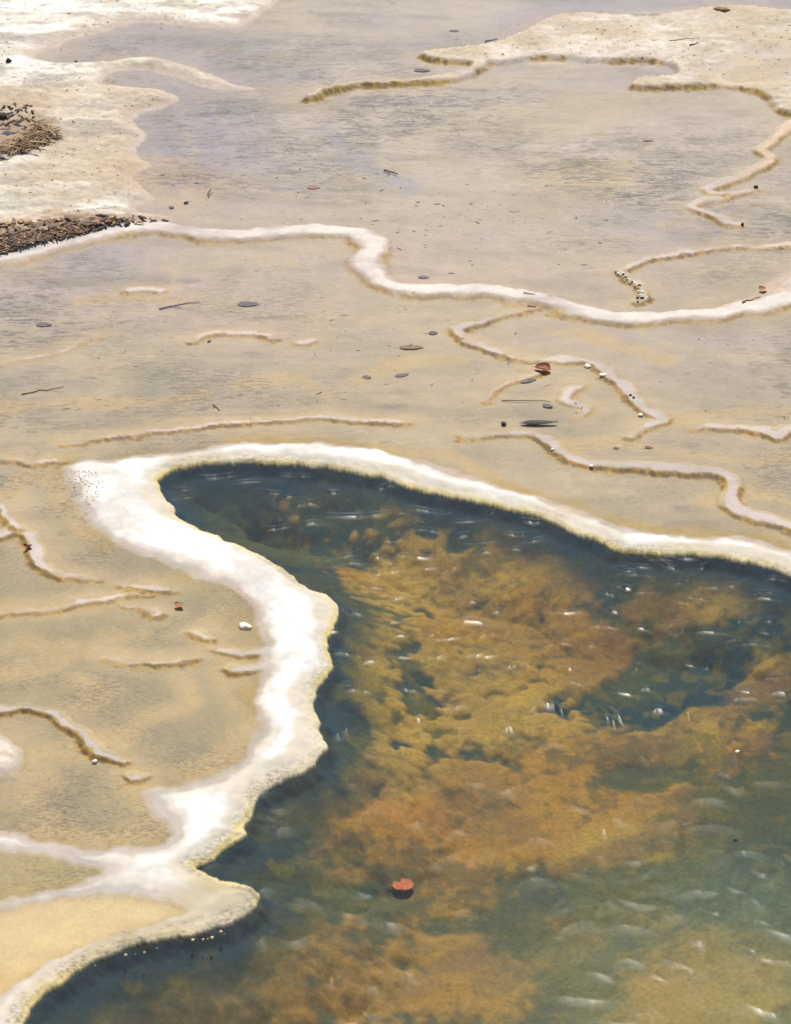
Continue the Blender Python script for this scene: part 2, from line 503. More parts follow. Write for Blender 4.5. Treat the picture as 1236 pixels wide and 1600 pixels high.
hol = signed(wx, wy, smooth_line(line([(-90, 190), (0, 188), (40, 196), (45, 212), (20, 226), (0, 232), (-90, 238)]), 3, True), 0.8)
H = H + (WL - 0.008 - H) * sst(-0.25, 0.1, hol)
hol = signed(wx + 0.1 * n_mid, wy + 0.15 * n_mid, smooth_line(line([(1120, 118), (1160, 100), (1236, 88), (1400, 85), (1400, 125), (1236, 126), (1170, 127)]), 3, True), 0.8)
H = H + (WL - 0.007 - H) * sst(-0.3, 0.15, hol)
for k, (pts, hw, up, gl, lab) in enumerate(RIDGE):
    pl = smooth_line(line(pts), 5)
    d, side, u = dist_line(wx, wy, pl, 0.5)
    f = 1 + 0.42 * fbm(X, Y, 4.5, 3, k)
    w = hw * f * (0.88 if up > 0.02 else 0.58) + 0.010 * n_hi + 0.006 * n_fine
    w = np.maximum(w, hw * 0.2)
    taper = np.ones_like(d)
    if len(pts) > 3:
        if 0 < pts[0][0] < 1236: taper *= sst(-0.02, 0.06, u) * 0.6 + 0.4
        if 0 < pts[-1][0] < 1236: taper *= sst(-0.02, 0.06, 1 - u) * 0.6 + 0.4
    w = w * (0.55 + 0.45 * taper)
    front = sst(-0.3, 0.3, side)
    back_w, front_w = 0.10, 0.040
    fall = back_w * (1 - front) + front_w * front
    prof = 1 - sst(0.45, 1.0, d / (w + fall * 0.5))
    dome = np.clip(1 - (d / w) ** 2, 0, 1)
    top = WL + (0.30 if up > 0.02 else 0.42) * up + 0.0008 + 0.002 * dome + 0.0018 * n_fine + 0.003 * fbm(X, Y, 6, 2, k + 3) + (0.0 if up > 0.02 else 0.007 * fbm(X, Y, 2.2, 2, k + 9) - 0.001)
    ends = np.ones_like(d)
    if len(pts) > 3:
        if 0 < pts[0][0] < 1236: ends *= sst(0.0, 0.13, u)
        if 0 < pts[-1][0] < 1236: ends *= sst(0.0, 0.13, 1 - u)
    top = top - 0.007 * (1 - ends)
    fl_ = floor + (WL - 0.0045 - floor) * (1 - sst(0.0, 0.22, d)) * (1 - front * min(1.0, gl + 0.2))
    hr = fl_ + (top - fl_) * prof
    H = np.maximum(H - 0.007 * gl * front * (1 - sst(0.0, 0.16, d - w)) * (d > w * .8), hr)
    crest = np.maximum(crest, 1 - sst(0.88, 1.06, d / w + 0.08 * n_hi))
    if up > 0.02:
        white = np.maximum(white, 1 - sst(0.55, 0.95, d / w + 0.3 * front))
    skirt = np.maximum(skirt, (1 - sst(0, 0.22, d)) * (1 - 0.5 * front))
    g = min(1.0, gl + 0.45) * front * sst(0.55, 0.85, d / w) * (1 - sst(0.012, 0.045, d - w)) * (0.65 + 0.7 * np.clip(fbm(X, Y, 7, 3, k + 5) + 0.4, 0, 1))
    gold = np.maximum(gold, g)
    m = (d < w * 1.12) & (prof > best) & (owner < 0)
    owner[m] = len(names) + k
    best[m] = prof[m]

# the great rim round the pool
inner = -d_pool                                            # distance from the pool into the rim
lip = sst(-0.01, 0.05, inner)
up_out = sst(-0.14, 0.22, e)
crown = 0.017 + 0.004 * n_mid + 0.0008 * n_fine + 0.006 * n_big
hrim = floor + (WL + crown - floor) * up_out
hrim = np.maximum(H, hrim)
lipz = PW + 0.006 + 0.010 * sst(-0.005, 0.03, inner) + 0.027 * sst(0.0, 0.14, inner) + 0.0008 * n_fine
Hr = np.where(inner < 0.16, np.minimum(hrim, lipz + (hrim - lipz) * sst(0.03, 0.16, inner)), hrim)
zone = (e > -0.12) & (d_pool <= 0.0)
H = np.where(zone, Hr, H)
owner[on_rim] = -3

# the bed of the pool
dp = np.clip(d_pool, 0, 1.2)
inpool = d_pool > 0.0
BLOB = [(640, 930, 90, 40, 0.9), (730, 925, 120, 40, 1.0), (800, 1010, 130, 60, 1.0), (690, 1080, 110, 60, .8), (790, 1120, 120, 60, .9), (930, 910, 60, 40, 1.0),
        (890, 960, 90, 40, .9), (860, 1050, 110, 50, .9), (480, 790, 60, 24, .62), (540, 822, 80, 24, .68), (640, 860, 100, 26, .48), (700, 810, 50, 18, .42), (800, 890, 60, 25, .7), (560, 1080, 70, 80, .55), (600, 1170, 110, 60, .5),
        (1200, 960, 80, 40, .7), (1150, 1010, 90, 40, .75), (1100, 1120, 80, 35, 1.0), (1220, 1080, 80, 40, .9), (1010, 1000, 40, 20, .5), (1020, 1180, 150, 35, .9),
        (930, 1230, 140, 50, .9), (780, 1260, 120, 50, .9), (680, 1300, 160, 50, .8), (900, 1300, 160, 50, .8), (560, 1330, 120, 50, .5), (480, 1350, 80, 50, .6), (720, 1460, 70, 50, .95),
        (800, 1360, 130, 40, .55), (460, 1530, 160, 60, .85), (600, 1560, 120, 60, .75), (330, 1570, 110, 40, .7), (760, 1560, 120, 60, .6), (1110, 1460, 80, 70, 1.0), (1140, 1570, 160, 70, 1.0), (1000, 1560, 70, 60, .5),
        (1220, 1500, 80, 90, .7), (900, 1450, 60, 40, .3), (200, 1590, 90, 40, .5), (1180, 1160, 70, 40, .5), (960, 1130, 110, 50, .45), (1050, 1400, 60, 60, .5)]
alg = np.zeros_like(X)
red = np.zeros_like(X)
bx, by = X + 0.16 * fbm(X, Y, 2.2, 3, 2), Y + 0.22 * fbm(X, Y, 2.0, 3, 3)
for (cx, cy, wpx, hpx, wt) in BLOB:
    c = at(cx, cy, -0.3)
    c1 = at(cx + wpx, cy, -0.3)
    c2 = at(cx, cy - hpx, -0.3)
    q = ((bx - c[0]) / (c1[0] - c[0])) ** 2 + ((by - c[1]) / (c2[1] - c[1])) ** 2
    alg = 1 - (1 - alg) * (1 - np.clip(wt, 0, .97) * np.exp(-q * 0.8))
for (cx, cy, wpx, hpx) in ((1040, 1020, 90, 36), (960, 1095, 120, 45), (800, 1215, 60, 22), (980, 1240, 80, 24), (1210, 1280, 90, 60), (1000, 1390, 130, 45), (620, 1080, 40, 60), (720, 880, 120, 16), (520, 860, 90, 20)):
    c_ = at(cx, cy, -0.3)
    c1 = at(cx + wpx, cy, -0.3)
    c2 = at(cx, cy - hpx, -0.3)
    alg = alg * (1 - 0.72 * np.exp(-(((bx - c_[0]) / (c1[0] - c_[0])) ** 2 + ((by - c_[1]) / (c2[1] - c_[1])) ** 2)))
w1, w2 = worley(X + 0.04 * n_fine, Y + 0.09 * n_mid, 7.5, 3)
w3, w4 = worley(X + 0.02 * n_fine, Y + 0.04 * n_mid, 14.0, 6)
lump = np.clip(1 - w1 * 1.25, 0, 1) * 0.55 + np.clip(1 - w3 * 1.2, 0, 1) * 0.45
ca, sa = math.cos(R(38)), math.sin(R(38))
ux, uy = X * ca + Y * sa, -X * sa + Y * ca                  # slimy drifts lie along this diagonal
slime = fbm(ux * 0.45 + 0.10 * n_mid, uy, 2.6, 5, 11)
slime2 = fbm(ux * 0.40, uy + 0.05 * n_mid, 6.5, 4, 4)
lz = np.zeros_like(X)                                      # where the algae grow as separate lobes
for (cx, cy, wpx, hpx) in ((700, 1040, 240, 190), (560, 830, 260, 90), (430, 1540, 260, 90), (620, 1260, 160, 90)):
    c_ = at(cx, cy, -0.3)
    c1 = at(cx + wpx, cy, -0.3)
    c2 = at(cx, cy - hpx, -0.3)
    lz = np.maximum(lz, np.exp(-(((X - c_[0]) / (c1[0] - c_[0])) ** 2 + ((Y - c_[1]) / (c2[1] - c_[1])) ** 2) ** 1.5))
form = lz * (0.95 * (lump - 0.36) + 0.15 * n_mid) + (1 - lz) * (0.42 * slime + 0.16 * slime2)
am = sst(0.37, 0.37 + 0.27, alg * 0.84 + form + 0.05 * n_fine + 0.30 * fbm(ux * .7, uy, 8, 4, 1) * sst(7.2, 8.4, Y + 0.2 * n_big) + 0.10 * fbm(X, Y, 20, 3, 4))
depth = 0.25 + 0.05 * sst(0.2, 1.1, dp)
bed = PW - depth + am * (0.006 + 0.016 * lump * lz) + 0.008 * n_mid * sst(0, .2, dp) + 0.03 * alg * sst(0.1, .3, dp)
bankw = 0.52 + 0.14 * n_mid
bed = PW - 0.002 - 0.026 * sst(0.0, 0.05, d_pool) + (bed - PW + 0.024) * np.clip(d_pool / bankw, 0, 1)
H = np.where(d_pool > 0.0, bed, H)
owner[inpool] = -2

# ------------------------------------------------------------------ pigments
SWELL = [[(0, 955), (60, 952), (130, 945), (190, 930), (230, 915)], [(0, 1010), (40, 1000), (70, 1015), (110, 1015), (60, 1040), (0, 1050)],
         [(160, 1010), (175, 990), (220, 985), (245, 975)], [(340, 960), (330, 1000), (360, 1030), (350, 1060), (375, 1090), (385, 1130), (350, 1180), (300, 1205)],
         [(130, 1060), (160, 1075), (130, 1100)], [(40, 1250), (60, 1210), (60, 1180), (100, 1170), (160, 1160)],
         [(60, 1290), (110, 1310), (180, 1310), (230, 1290), (215, 1240), (190, 1200)], [(20, 770), (30, 745), (70, 740), (95, 760), (110, 800), (140, 830)],
         [(560, 590), (600, 575), (660, 560), (720, 560)], [(380, 600), (440, 590), (500, 600), (520, 615)], [(600, 690), (700, 715), (760, 740)],
         [(180, 1160), (230, 1120), (300, 1090), (280, 1050)], [(1060, 655), (1120, 640), (1236, 640)], [(880, 700), (960, 690), (1060, 700), (1160, 715), (1236, 712)],
         [(0, 640), (90, 625), (200, 628), (300, 615)], [(120, 470), (200, 462), (300, 468)], [(860, 510), (940, 530), (1040, 560)], [(1100, 780), (1180, 770), (1236, 785)]]
STAIN_AND_SHADE = [
    ([(820, 92), (860, 80), (920, 68), (1000, 66), (1060, 72), (1075, 85), (1050, 98), (1000, 92), (940, 94), (870, 92)], (0.53, 0.48, 0.415), 0.85, 0.2),
    ([(960, 30), (1040, 25), (1120, 30), (1110, 42), (1000, 42)], (0.50, 0.45, 0.38), 0.7, 0.3),
    ([(888, 20), (950, 22), (1028, 24), (1028, 26.5), (950, 26), (888, 24)], (0.06, 0.045, 0.03), 0.9, 0.03),  # shade line of a small far ledge, painted as a dark strip
    ([(-100, 355), (0, 348), (60, 345), (150, 340), (250, 343), (235, 350), (190, 361), (140, 371), (90, 384), (0, 405), (-100, 425)], (0.36, 0.24, 0.145), 0.9, 0.14),
    ([(-100, 375), (0, 366), (70, 358), (120, 350), (175, 346), (190, 352), (150, 366), (90, 384), (0, 404), (-100, 420)], (0.15, 0.085, 0.055), 0.95, 0.12),
    ([(170, 262), (240, 250), (320, 262), (360, 285), (330, 310), (280, 325), (230, 318), (200, 290)], (0.36, 0.275, 0.185), 0.8, 0.25),
    ([(-80, 140), (0, 136), (40, 150), (62, 165), (60, 195), (80, 205), (40, 230), (0, 238), (-80, 240)], (0.34, 0.255, 0.165), 0.85, 0.12),
    ([(-80, 195), (30, 190), (70, 195), (95, 210), (60, 236), (0, 250), (-80, 260)], (0.25, 0.16, 0.08), 0.8, 0.12),
    ([(840, 262), (900, 250), (990, 262), (980, 290), (900, 300), (830, 285)], (0.37, 0.295, 0.165), 0.6, 0.3),
    ([(720, 180), (860, 165), (1000, 160), (900, 200), (740, 215)], (0.34, 0.28, 0.18), 0.5, 0.3),
    ([(505, 195), (545, 215), (600, 255), (650, 290), (640, 300), (590, 270), (540, 240), (500, 205)], (0.23, 0.225, 0.26), 0.7, 0.08),
]
def mixc(a, b, t):
    return a + (np.asarray(b, np.float32) - a) * t[:, None]


C = np.empty((len(X), 3), np.float32)
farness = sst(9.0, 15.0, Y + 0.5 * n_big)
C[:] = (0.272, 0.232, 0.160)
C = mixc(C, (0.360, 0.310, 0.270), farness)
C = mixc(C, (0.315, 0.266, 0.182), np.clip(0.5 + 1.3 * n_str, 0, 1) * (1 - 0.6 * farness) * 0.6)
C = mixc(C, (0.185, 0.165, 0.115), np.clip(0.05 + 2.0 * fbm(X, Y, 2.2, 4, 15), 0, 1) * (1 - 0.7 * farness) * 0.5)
C = mixc(C, (0.27, 0.235, 0.25), np.clip(2.4 * fbm(X, Y, .6, 3, 12), 0, 1) * farness * 0.85)  # far lavender of the reflected sky, painted on in patches
sky_sheen = np.exp(-(((X + 2.0) / 1.3) ** 2 + ((Y - 14.2) / 1.9) ** 2) ** 2)
C = mixc(C, (0.255, 0.225, 0.255), sky_sheen * np.clip(0.8 + 1.2 * n_big, 0, 1))  # sky reflection on the shallow water, put into the floor colour
C = mixc(C, (0.345, 0.275, 0.255), np.exp(-(((X + 0.6) / 1.6) ** 2 + ((Y - 12.6) / 1.0) ** 2) ** 2) * np.clip(0.4 + 1.5 * n_mid, 0, 1) * 0.8)
veil = 1 - sst(0.0, 0.10, np.abs(fbm(X * 0.6 + 0.1 * n_mid, Y, 1.3, 4, 1)))
C = mixc(C, (0.345, 0.29, 0.198), veil * 0.5)
rip = fbm(X * 0.25 + 0.3 * n_big, Y + 0.25 * X * 0.4, 7.0, 4, 13)
C = mixc(C, (0.20, 0.175, 0.125), np.clip(2.4 * rip - 0.15, 0, 1) * 0.35)
rip = fbm(X * 0.22 + 0.3 * n_big, Y - 0.2 * X * 0.3, 19.0, 3, 2)
C = mixc(C, (0.16, 0.14, 0.105), np.clip(3.2 * rip - 0.35, 0, 1) * sst(-0.2, 0.3, n_mid + n_big) * 0.45)
# near-left shallows are yellower, skirts of ridges pale ochre
leftn = sst(0.2, -0.4, X + 0.2 * n_big) * sst(10.4, 8.6, Y)
C = mixc(C, (0.222, 0.192, 0.112), leftn * 0.8)
C = mixc(C, (0.38, 0.295, 0.18), skirt * (0.6 + 0.5 * n_mid) * (1 - 0.5 * farness))
nearrim = sst(-0.16, -0.01, np.where(e < 0, e, -9)) * sst(-0.1, 0.5, n_mid + 0.35)
C = mixc(C, (0.29, 0.21, 0.065), nearrim * 0.8)
pond = np.maximum(sst(-.05, .05, pa), 0)
C = mixc(C, (0.43, 0.345, 0.205), pond * 0.9)
C = mixc(C, (0.40, 0.27, 0.10), pond * np.clip(-1.5 * (Y - at(0, 1490)[1]) * 2, 0, 1) * 0.6)
C = mixc(C, (0.28, 0.235, 0.12), sst(-.05, .03, pb) * 0.8)
for pts in SWELL:
    dw_, _, _ = dist_line(wx + 0.05 * n_mid, wy + 0.06 * n_mid, smooth_line(line(pts), 4), 0.4)
    C = mixc(C, (0.35, 0.268, 0.145), (1 - sst(0.01, 0.11, dw_ + 0.05 * n_mid + 0.02 * n_fine)) * 0.75)
# cream land
dry = sst(WL + 0.004, WL + 0.026, H + 0.006 * n_mid)
cream = np.empty_like(C)
cream[:] = (0.51, 0.465, 0.39)
cream = mixc(cream, (0.66, 0.62, 0.56), np.clip(0.55 + 2.0 * n_str + 1.2 * fbm(X * .3, Y, 9, 3, 2), 0, 1))
cream = mixc(cream, (0.34, 0.295, 0.235), np.clip(3.2 * fbm(X * 0.5, Y, 13, 4, 6) - .15, 0, 1) * 0.7)
cream = mixc(cream, (0.39, 0.315, 0.215), np.clip(2.0 * n_big - 0.1, 0, 1) * 0.8)
cream = mixc(cream, (0.30, 0.265, 0.225), np.clip(3.0 * (fbm(X * .4, Y, 6, 4, 11) - .12), 0, 1) * 0.8)
wetc = np.empty_like(C)
wetc[:] = (0.36, 0.305, 0.265)
wetc = mixc(wetc, (0.38, 0.305, 0.25), np.clip(0.5 + 1.5 * n_mid, 0, 1))
C = np.where(landm[:, None] > 0, mixc(C, 0, landm * 0) * (1 - landm[:, None]) + landm[:, None] * mixc(wetc, cream, dry), C)
sb = sst(0.0, 0.05, LAND['sand_bar'][1])
C = mixc(C, (0.40, 0.328, 0.228), sb * np.clip(0.8 + 1.2 * n_mid, 0, 1) * 0.95)
shore = landm * (1 - sst(0.02, 0.20, np.maximum(LAND['travertine_shelf'][1], LAND['sand_bar'][1]) + 0.14 * n_mid))
C = mixc(C, (0.42, 0.325, 0.25), shore * 0.4)
for pts, colr, amt, sf in STAIN_AND_SHADE:
    dS = signed(wx + 0.08 * n_mid, wy + 0.12 * n_mid, smooth_line(line(pts), 3, True), 1.0)
    C = mixc(C, colr, sst(-sf, sf * 0.6, dS) * amt * np.clip(0.85 + 0.9 * n_fine, 0, 1))
# cracks in the cream land
cr = np.abs(fbm(X * 0.45, Y, 2.6, 4, 13))
C = mixc(C, (0.30, 0.26, 0.21), (1 - sst(0.0, 0.022, cr)) * landm * dry * sst(-0.1, .2, n_big + .15) * 0.85)
cr2 = np.abs(fbm(X * 0.5, Y + 0.05 * n_mid, 5.5, 4, 10))
C = mixc(C, (0.33, 0.28, 0.22), (1 - sst(0.0, 0.03, cr2)) * landm * dry * sst(-0.1, .25, n_mid) * 0.7)
# ridges
rc = np.empty_like(C)
rc[:] = (0.33, 0.278, 0.252)
rc = mixc(rc, (0.41, 0.345, 0.31), np.clip(0.5 + 1.6 * n_mid, 0, 1))
rc = mixc(rc, (0.505, 0.455, 0.405), white * np.clip(.85 + 1.2 * n_mid, 0, 1))
salmon = sst(1.9, 2.4, X) * sst(12.2, 13.0, Y)
rc = mixc(rc, (0.44, 0.325, 0.225), salmon * 0.8)
ce = crest * np.maximum(white, 0.30 + 0.70 * sst(WL - 0.002, WL + 0.002, H + 0.002 * n_fine))
C = C * (1 - ce[:, None]) + rc * ce[:, None]
# great rim: grey-pink damp margin, blown white crown, yellow lip
ri = np.clip(sst(-0.016, 0.010, e + 0.012 * n_fine) * sst(0.012, -0.004, d_pool), 0, 1)
gr = np.empty_like(C)
gr[:] = (0.35, 0.30, 0.262)
gr = mixc(gr, (0.27, 0.245, 0.19), np.clip(1.8 * fbm(X, Y, 4, 3, 10), 0, 1) * 0.7)
gr = mixc(gr, (0.465, 0.418, 0.362), sst(0.025, 0.055, e + 0.05 * n_mid + 0.012 * n_fine))
wh = sst(0.045, 0.095, e + 0.10 * n_mid + 0.012 * n_fine) * sst(0.055, 0.105, inner + 0.08 * n_mid + 0.012 * n_fine)
gr = mixc(gr, (0.38, 0.33, 0.285), sst(0.25, 0.55, fbm(X * .8, Y, 7, 4, 3)) * 0.4)
gr = mixc(gr, (0.475, 0.452, 0.415), wh)
band = fbm(X * .8 + 0.04 * n_mid, Y, 6, 5, 12)
gr = mixc(gr, (0.60, 0.585, 0.555), wh * sst(-0.25, 0.15, band + 0.1))
gr = mixc(gr, (0.40, 0.36, 0.31), ri * (1 - sst(0.0, 0.05, np.abs(fbm(X, Y, 5.0, 4, 14)))) * 0.35)
gr = gr * (1 + 0.07 * n_fine + 0.06 * n_hi)[:, None]
yl = 1 - sst(0.020, 0.040, inner + 0.016 * n_mid + 0.008 * n_fine)
gr = mixc(gr, (0.455, 0.405, 0.315), (1 - sst(0.06, 0.12, inner + 0.05 * n_mid)) * 0.7)
gr = mixc(gr, (0.50, 0.405, 0.18), yl * np.clip(0.75 + 1.2 * n_mid, 0.3, 1))
gr = mixc(gr, (0.20, 0.13, 0.04), (1 - sst(-0.006, 0.003, inner)) * 0.35)
# the low tongue at the lower left is damp and yellow
tq = at(345, 1405)
tg = np.exp(-(((X - tq[0]) / 0.20) ** 2 + ((Y - tq[1]) / 0.22) ** 2) ** 2)
gr = mixc(gr, (0.34, 0.285, 0.165), tg * np.clip(0.85 + 0.8 * n_mid, 0, 1) * (1 - 0.8 * yl))
C = C * (1 - ri[:, None]) + gr * ri[:, None]
# gold algae on front faces
gold = np.clip(gold, 0, 1) * (1 - ri)
C = mixc(C, (0.33, 0.205, 0.035), gold * 0.95)
C = mixc(C, (0.10, 0.070, 0.030), sst(0.65, 1.1, gold + 0.9 * n_hi) * gold * 0.7)
# bed of the pool
pc = np.empty_like(C)
pc[:] = (0.010, 0.030, 0.032)
pc = mixc(pc, (0.066, 0.066, 0.018), np.clip(0.30 + 1.6 * slime + 0.6 * n_mid, 0, 1) * 0.85)
pc = mixc(pc, (0.10, 0.075, 0.018), sst(0.05, 0.40, fbm(X, Y, 16, 3, 3)) * sst(0.1, 0.4, d_pool) * 0.6)
edge_shade = 1 - sst(0.05, 0.30, dp + 0.05 * n_mid)
pc = mixc(pc, (0.020, 0.026, 0.018), edge_shade * .6)  # shade along the pool edge, darkened in the bed colour

oc = np.empty_like(C)
oc[:] = (0.240, 0.124, 0.018)
oc = mixc(oc, (0.28, 0.175, 0.028), np.clip(0.4 + 1.8 * fbm(X, Y, 1.7, 3, 14), 0, 1))
oc = mixc(oc, (0.33, 0.125, 0.035), np.clip(1.8 * fbm(X, Y, 1.2, 3, 5) - .3, 0, 1) * 0.6)
oc = mixc(oc, (0.15, 0.095, 0.035), np.clip(1.8 * fbm(X, Y, 2.4, 4, 7), 0, 1) * 0.6)
oc = oc * (1 - lz * 0.55 * (1 - np.clip(lump * 2.1, 0, 1)))[:, None]
oc = mixc(oc, (0.11, 0.065, 0.028), (1 - lz) * np.clip(2.2 * slime2 + 1.0 * n_big - 0.05, 0, 1) * 0.8)
am = am * sst(0.06, 0.34, d_pool + 0.10 * n_mid)
pc = mixc(pc, (0.014, 0.036, 0.046), 1 - sst(0.01, 0.16, d_pool + 0.06 * n_mid))  # navy of the rim's shadow and deep water, painted round the edge
pc = mixc(pc, (0.075, 0.070, 0.018), sst(-0.05, 0.35, fbm(X, Y, 13, 4, 2)) * sst(0.02, 0.10, d_pool + 0.04 * n_mid) * (1 - sst(0.3, 0.6, d_pool)) * (1 - sst(8.6, 9.6, Y)) * 0.85)
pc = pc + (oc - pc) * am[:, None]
sq = at(1150, 1480)
murk = np.exp(-(((X - sq[0]) / 0.75) ** 2 + ((Y - sq[1]) / 0.75) ** 2))
pc = mixc(pc, (0.205, 0.185, 0.070), murk * 0.62)  # milky haze of the murky water, painted into the bed colour
sq2 = at(1190, 1310)
pc = mixc(pc, (0.075, 0.098, 0.058), np.exp(-(((X - sq2[0]) / 0.38) ** 2 + ((Y - sq2[1]) / 0.32) ** 2)) * 0.8)
pc = mixc(pc, (0.045, 0.048, 0.022), np.clip(2.2 * fbm(ux * .6 + .05 * n_mid, uy, 4.5, 5, 7) + 1.3 * fbm(X, Y, 26, 3, 9) - 0.05, 0, 1) * (1 - 0.6 * murk) * 0.62)
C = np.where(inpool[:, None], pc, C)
C *= (1 + (0.05 * n_fine + 0.06 * n_hi) * (1 - 0.75 * ri))[:, None]
np.clip(C, 0.004, 0.92, out=C)

submerged = 1 - sst(WL - 0.006, WL + 0.002, H)
fleck = np.clip(submerged * (1 - 0.85 * np.clip(skirt, 0, 1)) * (1 - 0.9 * pond) * (0.55 + 1.2 * n_big), 0, 1)
fleck = np.maximum(fleck, 0.30 * landm * dry)
grain = np.clip(1 - 0.72 * ri, 0, 1)
coarse = sst(8.3, 12.5, Y + 0.8 * n_big)
damp = np.clip(1 - sst(WL - 0.002, WL + 0.018, H), 0, 1)
damp = np.where(inner < 0.06, np.maximum(damp, 0.8), damp)

# ------------------------------------------------------------------ split the terrain into the ground, the bed and each ridge
iq = (np.arange(NR - 1)[:, None] * NC + np.arange(NC - 1)[None, :]).ravel()
quads = np.stack([iq, iq + NC, iq + NC + 1, iq + 1], 1)      # turned so that normals look up, checked below
P = np.stack([X, Y, H], 1)
a, b, c = P[quads[0, 0]], P[quads[0, 1]], P[quads[0, 2]]
if np.cross(b - a, c - a)[2] < 0:
    quads = quads[:, ::-1].copy()
Pg = P.reshape(NR, NC, 3)
du = np.gradient(Pg, axis=1)
dv = np.gradient(Pg, axis=0)
NRM = np.cross(du, dv).reshape(-1, 3)
NRM *= np.sign(NRM[:, 2:3])
NRM /= np.linalg.norm(NRM, axis=1, keepdims=True) + 1e-12


def mesh_from(name, pos, faces, mat, normals=None, attrs=None, smooth=True):
    me = bpy.data.meshes.new(name)
    me.vertices.add(len(pos))
    me.vertices.foreach_set('co', np.ascontiguousarray(pos, np.float32).ravel())
    me.loops.add(faces.size)
    me.loops.foreach_set('vertex_index', np.ascontiguousarray(faces, np.int32).ravel())
    me.polygons.add(len(faces))
    me.polygons.foreach_set('loop_start', np.arange(0, faces.size, faces.shape[1], dtype=np.int32))
    me.update(calc_edges=True)
    me.polygons.foreach_set('use_smooth', np.full(len(faces), smooth))
    for k, v in (attrs or {}).items():
        if v.ndim == 2:
            at_ = me.attributes.new(k, 'FLOAT_COLOR', 'POINT')
            at_.data.foreach_set('color', np.concatenate([v, np.ones((len(v), 1), np.float32)], 1).astype(np.float32).ravel())
        else:
            at_ = me.attributes.new(k, 'FLOAT', 'POINT')
            at_.data.foreach_set('value', v.astype(np.float32))
    if normals is not None:
        me.normals_split_custom_set_from_vertices(normals.tolist())
    me.materials.append(mat)
    o = bpy.data.objects.new(name, me)
    return link(o)


def piece(name, sel, mat):
    f = quads[sel]
    ids, inv = np.unique(f, return_inverse=True)
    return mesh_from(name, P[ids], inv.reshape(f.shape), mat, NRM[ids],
                     {'pigment': C[ids], 'coarse': coarse[ids], 'grain': grain[ids], 'fleck': fleck[ids], 'damp': damp[ids]})


fo = owner[quads].max(1)
fo = np.where((owner[quads] == -2).any(1), -2, fo)
fo = np.where((owner[quads] == -3).any(1) & (fo != -2), -3, fo)
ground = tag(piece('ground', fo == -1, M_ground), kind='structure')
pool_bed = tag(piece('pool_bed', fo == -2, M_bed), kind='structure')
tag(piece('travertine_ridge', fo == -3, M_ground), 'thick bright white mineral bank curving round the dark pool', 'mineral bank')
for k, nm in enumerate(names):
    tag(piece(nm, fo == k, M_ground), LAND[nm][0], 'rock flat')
for k, r in enumerate(RIDGE):
    sel = fo == len(names) + k
    if sel.any():
        tag(piece('travertine_ridge', sel, M_ground), r[4], 'mineral ridge', 'thin mineral ridges dividing the shallow basins')


def height(x, y):
    az, r = math.degrees(math.atan2(x, y)), math.hypot(x, y)
    i, j = min(np.searchsorted(RAD, r), NR - 1), min(np.searchsorted(AZ, az), NC - 1)
    return float(H[i * NC + j])


# ------------------------------------------------------------------ water
def sub(step, cond):
    ri_, ci_ = np.arange(0, NR, step), np.arange(0, NC, step)
    g = (ri_[:, None] * NC + ci_[None, :])
    q = np.stack([g[:-1, :-1], g[1:, :-1], g[1:, 1:], g[:-1, 1:]], -1).reshape(-1, 4)
    if np.cross(P[q[0, 1]] - P[q[0, 0]], P[q[0, 2]] - P[q[0, 0]])[2] < 0:
        q = q[:, ::-1].copy()
    return q[cond[q].any(1)]


q = sub(4, (H < WL + 0.004) & (d_pool < -0.03) & ~((e > 0.06) & (inner < 0.13)))
ids, inv = np.unique(q, return_inverse=True)
pos = P[ids].copy()
pos[:, 2] = WL
tag(mesh_from('shallow_water', pos, inv.reshape(q.shape), M_shallow), kind='structure')

